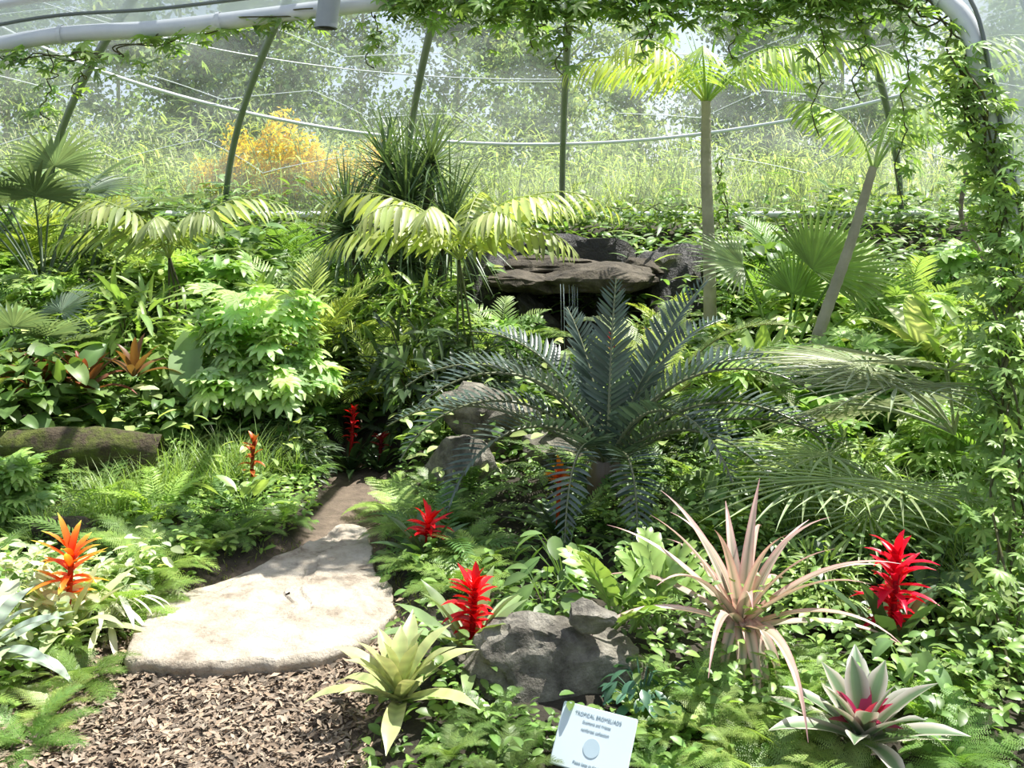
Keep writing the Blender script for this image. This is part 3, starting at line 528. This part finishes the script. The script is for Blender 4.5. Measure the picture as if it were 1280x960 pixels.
# --- vines
def vine(path,n,sig,leaf,ls,col,hangp=.2,strands=3,thick=.006):
    P=smoothpts(path,120);k=np.clip((rng.integers(0,24,n)*5+rng.normal(0,2.2,n)).astype(int),0,119); p=P[k]+rng.normal(0,1,(n,3))*A(sig); p[:,2]-=np.abs(rng.normal(0,hangp,n))
    ph=U_(0,6.28,n);X=np.column_stack([np.cos(ph),np.sin(ph),U_(-.9,.2,n)]);Z=np.column_stack([U_(-.6,.6,n),U_(-1,.2,n),1+0*ph])
    G=[inst(leaf,X,Z,p,ls*U_(.6,1.2,n),vcol(n,col,.35,.15))]
    for s in range(strands):
        G.append(tube(P+A([noise.noise_vector(Vector((i*.08,s*7,0))) for i in range(120)])*A(sig)*1.6,thick,5,col=(.1,.1,.04)))
    return merge(G)
VC=(.2,.31,.09)
G=[vine([(-.7,5.85,3.24),(.0,5.8,3.2),(.8,5.75,3.2),(1.6,5.6,3.2),(2.2,5.3,3.1)],1150,(.08,.14,.05),LF_lobed,.10,(.16,.26,.07),.09,4),
   vine([(1.4,5.6,3.18),(1.9,5.4,3.1),(2.35,5.15,2.85),(2.42,5.05,2.4)],200,(.10,.12,.08),LF_lobed,.09,VC,.09,3),
   vine([(2.36,5.0,2.6),(2.48,4.9,2.0),(2.4,4.65,1.5),(2.24,4.35,1.05),(2.08,4,.6),(1.8,3.55,.15)],1500,(.08,.12,.1),LF_lobed,.075,VC,.05,6),
   vine([(-3.2,6,2.85),(-2.6,5.97,2.85),(-2.0,5.95,2.98),(-1.2,5.9,3.12)],110,(.1,.08,.03),LF_lobed,.1,(.16,.25,.07),.05,2,.005)]
for x,y,z,L in [(-2.9,6,2.9,.45),(-2.7,6,2.9,.3),(1.75,5.5,3.1,.8),(-.85,5.85,3.1,.35),(.3,5.8,3.1,.4),(2.15,5.3,3.0,1.1),(1.95,5.4,3.0,.5),(.15,5.8,3.1,.25),(.8,5.7,3.1,.3),(1.3,5.6,3.1,.35)]:
    G.append(vine([(x,y,z),(x+.03,y,z-L*.5),(x-.02,y,z-L)],int(50*L),(.04,.04,.03),LF_lobed,.085,VC,.02,1,.004))
mk('passion_flower_vine',merge(G),[LEAF])
mk('climbing_vine',merge([vine([(.1,13.4,1.95),(1.5,13.4,2.0),(3.2,13.1,1.95)],700,(.1,.1,.1),LF_oval,.12,(.19,.28,.08),.08,2),vine([(2.0,9.1,.8),(2.05,9.1,1.6),(1.95,9.1,2.4)],220,(.05,.05,.1),LF_oval,.08,BR,.05,2)]),[LEAF])
mk('twisted_stem',tube(smoothpts([(2.65,5.6,2.1),(2.62,5.6,1.85),(2.72,5.6,1.65),(2.85,5.55,1.4),(3.0,5.5,.9),(2.95,5.5,0)],40),.014,7),[BARK])
put('variegated_banana_plant',rosette(8,.7,.2,(.36,.44,.22),e=(.3,1.2),prof='oval',cu=[(.8,.9,.7),(1.1,1,1),(1.5,1.3,1.5),(1.1,1,1),(.8,.9,.7)]),2.95,6.9,dz=.5)
# --- sign
sg=bpy.data.objects.new('plant_label_sign',None); bpy.context.scene.collection.objects.link(sg); sg.location=(.262,3.08,.14); sg.rotation_euler=(math.radians(52),0,math.radians(-28))
def box(name,sx,sy,sz,loc,mat,par,bev=.003):
    bm=bmesh.new(); bmesh.ops.create_cube(bm,size=1); bmesh.ops.scale(bm,vec=(sx,sy,sz),verts=bm.verts); bmesh.ops.bevel(bm,geom=bm.edges[:],offset=bev,segments=2,affect='EDGES')
    me=bpy.data.meshes.new(name);bm.to_mesh(me);bm.free();me.materials.append(mat);o=bpy.data.objects.new(name,me);o.location=loc;o.parent=par;bpy.context.scene.collection.objects.link(o);return o
WH=noisemat('sign_white',[(.66,.76,.8),(.7,.8,.84)],3,.4,0,10); INK=noisemat('sign_ink',[(.2,.28,.32),(.24,.32,.36)],5,.5,0,10); PALE=noisemat('sign_emblem',[(.45,.57,.63),(.5,.62,.68)],5,.5,0,10)
box('board',.26,.19,.008,(0,0,0),WH,sg); box('stake',.025,.012,.3,(0,-.02,-.15),STRUT,sg)
bm=bmesh.new(); bmesh.ops.create_cone(bm,cap_ends=True,segments=40,radius1=.028,radius2=.028,depth=.001); me=bpy.data.meshes.new('emblem');bm.to_mesh(me);bm.free();me.materials.append(PALE);o=bpy.data.objects.new('emblem',me);o.location=(.0,-.022,.0052);o.parent=sg;bpy.context.scene.collection.objects.link(o)
for i,(tx_,y_,sz) in enumerate([('TROPICAL BROMELIADS',.065,.015),('Guzmania and Vriesea',.045,.011),('rainforest collection',.022,.012),('Please keep to the path',-.075,.011)]):
    cu_=bpy.data.curves.new('text_%d'%i,'FONT'); cu_.body=tx_; cu_.size=sz; cu_.align_x='CENTER'; cu_.extrude=.0004; cu_.materials.append(INK); o=bpy.data.objects.new('text_%d'%i,cu_); o.location=(0,y_,.0052); o.parent=sg; bpy.context.scene.collection.objects.link(o)
# ------------------------------------------------------------------ outside
def tree(ht,wd,n,col,bark=(.3,.31,.25)):
    G=[tube(smoothpts([(0,0,-.2),(.1,0,ht*.4),(0,.1,ht*.9)],10),np.linspace(.09,.02,10),7,col=bark)]
    P=[]
    for k in range(26):
        z=ht*U_(.05,.85);ph=k*2.4;L=wd*U_(.6,1.1)*(1.15-z/ht)
        e=A([math.cos(ph)*L,math.sin(ph)*L,z+L*.6]);b=smoothpts([(0,0,z),e*A([.5,.5,1])-A([0,0,.15*L]),e],12)
        G.append(tube(b,np.linspace(.03,.006,12),5,col=bark)); P.append(b[3:])
    P=np.vstack(P);k=rng.integers(0,len(P),n);p=P[k]+rng.normal(0,.26,(n,3))*A([1,1,.9])
    G.append(inst(ribbons([[0,0,0]],0,.1,.3,1,.6,(1,1,1),K=2,prof='oval',U=2),rng.normal(size=(n,3)),rng.normal(size=(n,3))+A([0,0,.6]),p,U_(.08,.19,n),vcol(n,col,.45,.15)))
    return merge(G)
TR=[tree(8.5,2.4,8500,(.17,.24,.13)),tree(7.5,2.2,8000,(.24,.31,.18)),tree(9,2.7,8500,(.13,.19,.11))]
TO=[];pos=[]
for row,(y,n,x0) in enumerate([(23,8,12),(29,9,15)]):
    for k in range(n):
        pos.append((-x0+2*x0*k/(n-1)+U_(-.8,.8)-.5*row,y+U_(-1.5,1.5),U_(.75,1.1)*(1+.1*row)))
for k,(x,y,s) in enumerate(pos):
    if k<3: o=mk('deciduous_tree',TR[k],[FAR],(x,y,1.82)); TO.append(o)
    else: dup(TO[k%3],'deciduous_tree',(x,y,1.82),U_(0,6),s)
sc=shrub(1500,(1.4,1.1,1.1),LF_lance,.22,(.19,.25,.12))
s0=mk('willow_scrub',sc,[FAR],(-8,18,1.8))
for k in range(13): dup(s0,'willow_scrub',(-9.5+1.55*k+U_(-.4,.4),18.5+U_(-1,1.5),1.8),U_(0,6),U_(.7,1.3))
# meadow
n=7000;x=U_(-9,9,n);y=14.2+4*U_(0,1,n)**1.5;k=np.hypot(x-CX,y-CY)>11.15;x,y=x[k],y[k];n=len(x)
L=U_(.35,1.35,n)*np.interp(x,[-9,0,9],[.95,.9,1.15])
gm=ribbons(np.column_stack([x,y,0*x+1.8]),U_(0,6.28,n),U_(1.1,1.5,n),U_(.1,.9,n),L,U_(.01,.03,n),vcol(n,(.26,.32,.14),.5),K=4,prof='sword',U=2)
P,T,_,_=paths(np.column_stack([x,y,0*x+1.8])[:900],U_(0,6.28,900),U_(1.3,1.5,900),.3,U_(.7,1.7,900),4)
hd=inst(LF_tiny,T[:,-1],(1,0,0),P[:,-1],A([.18,.06,.1])[None]*U_(.6,1.2,(900,1)),vcol(900,(.55,.55,.38),.2))
st=merge([tube(P[i],.006,4,col=(.25,.3,.14)) for i in range(500)])
nw=9500;kx=rng.integers(0,500,nw);kt=U_(.1,1,nw);pw=P[kx,(kt*4).astype(int)]
lw=inst(LF_lance,rng.normal(size=(nw,3))*A([1,1,.4]),(0,0,1),pw+rng.normal(0,.06,(nw,3)),U_(.12,.3,nw),vcol(nw,(.25,.33,.14),.5))
mk('meadow_grass',merge([gm,hd,st,lw]),[FAR])
YF=foliage('yellow_petal',.6,.4,.2,(1.2,1.1,.4,1))
def ybush(n,rad,nf):
    s=shrub(n,rad,LF_lance,.14,(.26,.33,.1)); d=nrm(rng.normal(size=(nf,3)));d[:,2]=np.abs(d[:,2]);lm=1+.3*np.sin(d[:,0]*7)*np.cos(d[:,2]*6+1);p=d*A(rad)*U_(.6,1.1,(nf,1))*lm[:,None];p[:,2]+=rad[2]*.5
    return merge([s,inst(LF_tiny,rng.normal(size=(nf,3)),rng.normal(size=(nf,3)),p,U_(.06,.12,nf),vcol(nf,(.66,.48,.02),.2,.05))])
y0=mk('yellow_flowering_bush',ybush(1300,(.85,.6,.95),2400),[YF],(-3.8,15.0,1.9))
for x,y,s in [(-3.0,14.8,.8),(-4.5,15.0,.7),(-2.2,15.4,.8)]: dup(y0,'yellow_flowering_bush',(x,y,1.85),U_(0,6),s)
# ------------------------------------------------------------------ light, world, camera
w=bpy.data.worlds.new('sky'); bpy.context.scene.world=w; w.use_nodes=True; nt=w.node_tree; N=nt.nodes
bg=N['Background']; sk=N.new('ShaderNodeTexSky'); sk.sky_type='NISHITA'; sk.sun_disc=False; sk.sun_elevation=math.radians(50); sk.sun_rotation=math.radians(50); sk.air_density=1.0; sk.dust_density=2
mx=N.new('ShaderNodeMixRGB'); mx.inputs[0].default_value=.4; mx.inputs[2].default_value=(4.8,5.3,6.0,1); nt.links.new(sk.outputs[0],mx.inputs[1]); nt.links.new(mx.outputs[0],bg.inputs[0]); bg.inputs[1].default_value=.17
sd=bpy.data.lights.new('sun','SUN'); sd.energy=11; sd.angle=.009; sd.color=(1,.965,.89); so=bpy.data.objects.new('sun',sd); so.rotation_euler=(-Vector((.36,.2,.85))).to_track_quat('-Z','Y').to_euler(); bpy.context.scene.collection.objects.link(so)
cd=bpy.data.cameras.new('camera'); co=bpy.data.objects.new('camera',cd); bpy.context.scene.collection.objects.link(co)
co.location=(0,0,1.8); co.rotation_euler=(math.pi/2,0,0); cd.sensor_width=36; cd.lens=36*1200/1280; cd.shift_y=-200/1280; cd.clip_end=300
sc_=bpy.context.scene; sc_.camera=co; sc_.view_settings.view_transform='Standard'; sc_.view_settings.look='None'; sc_.view_settings.exposure=0
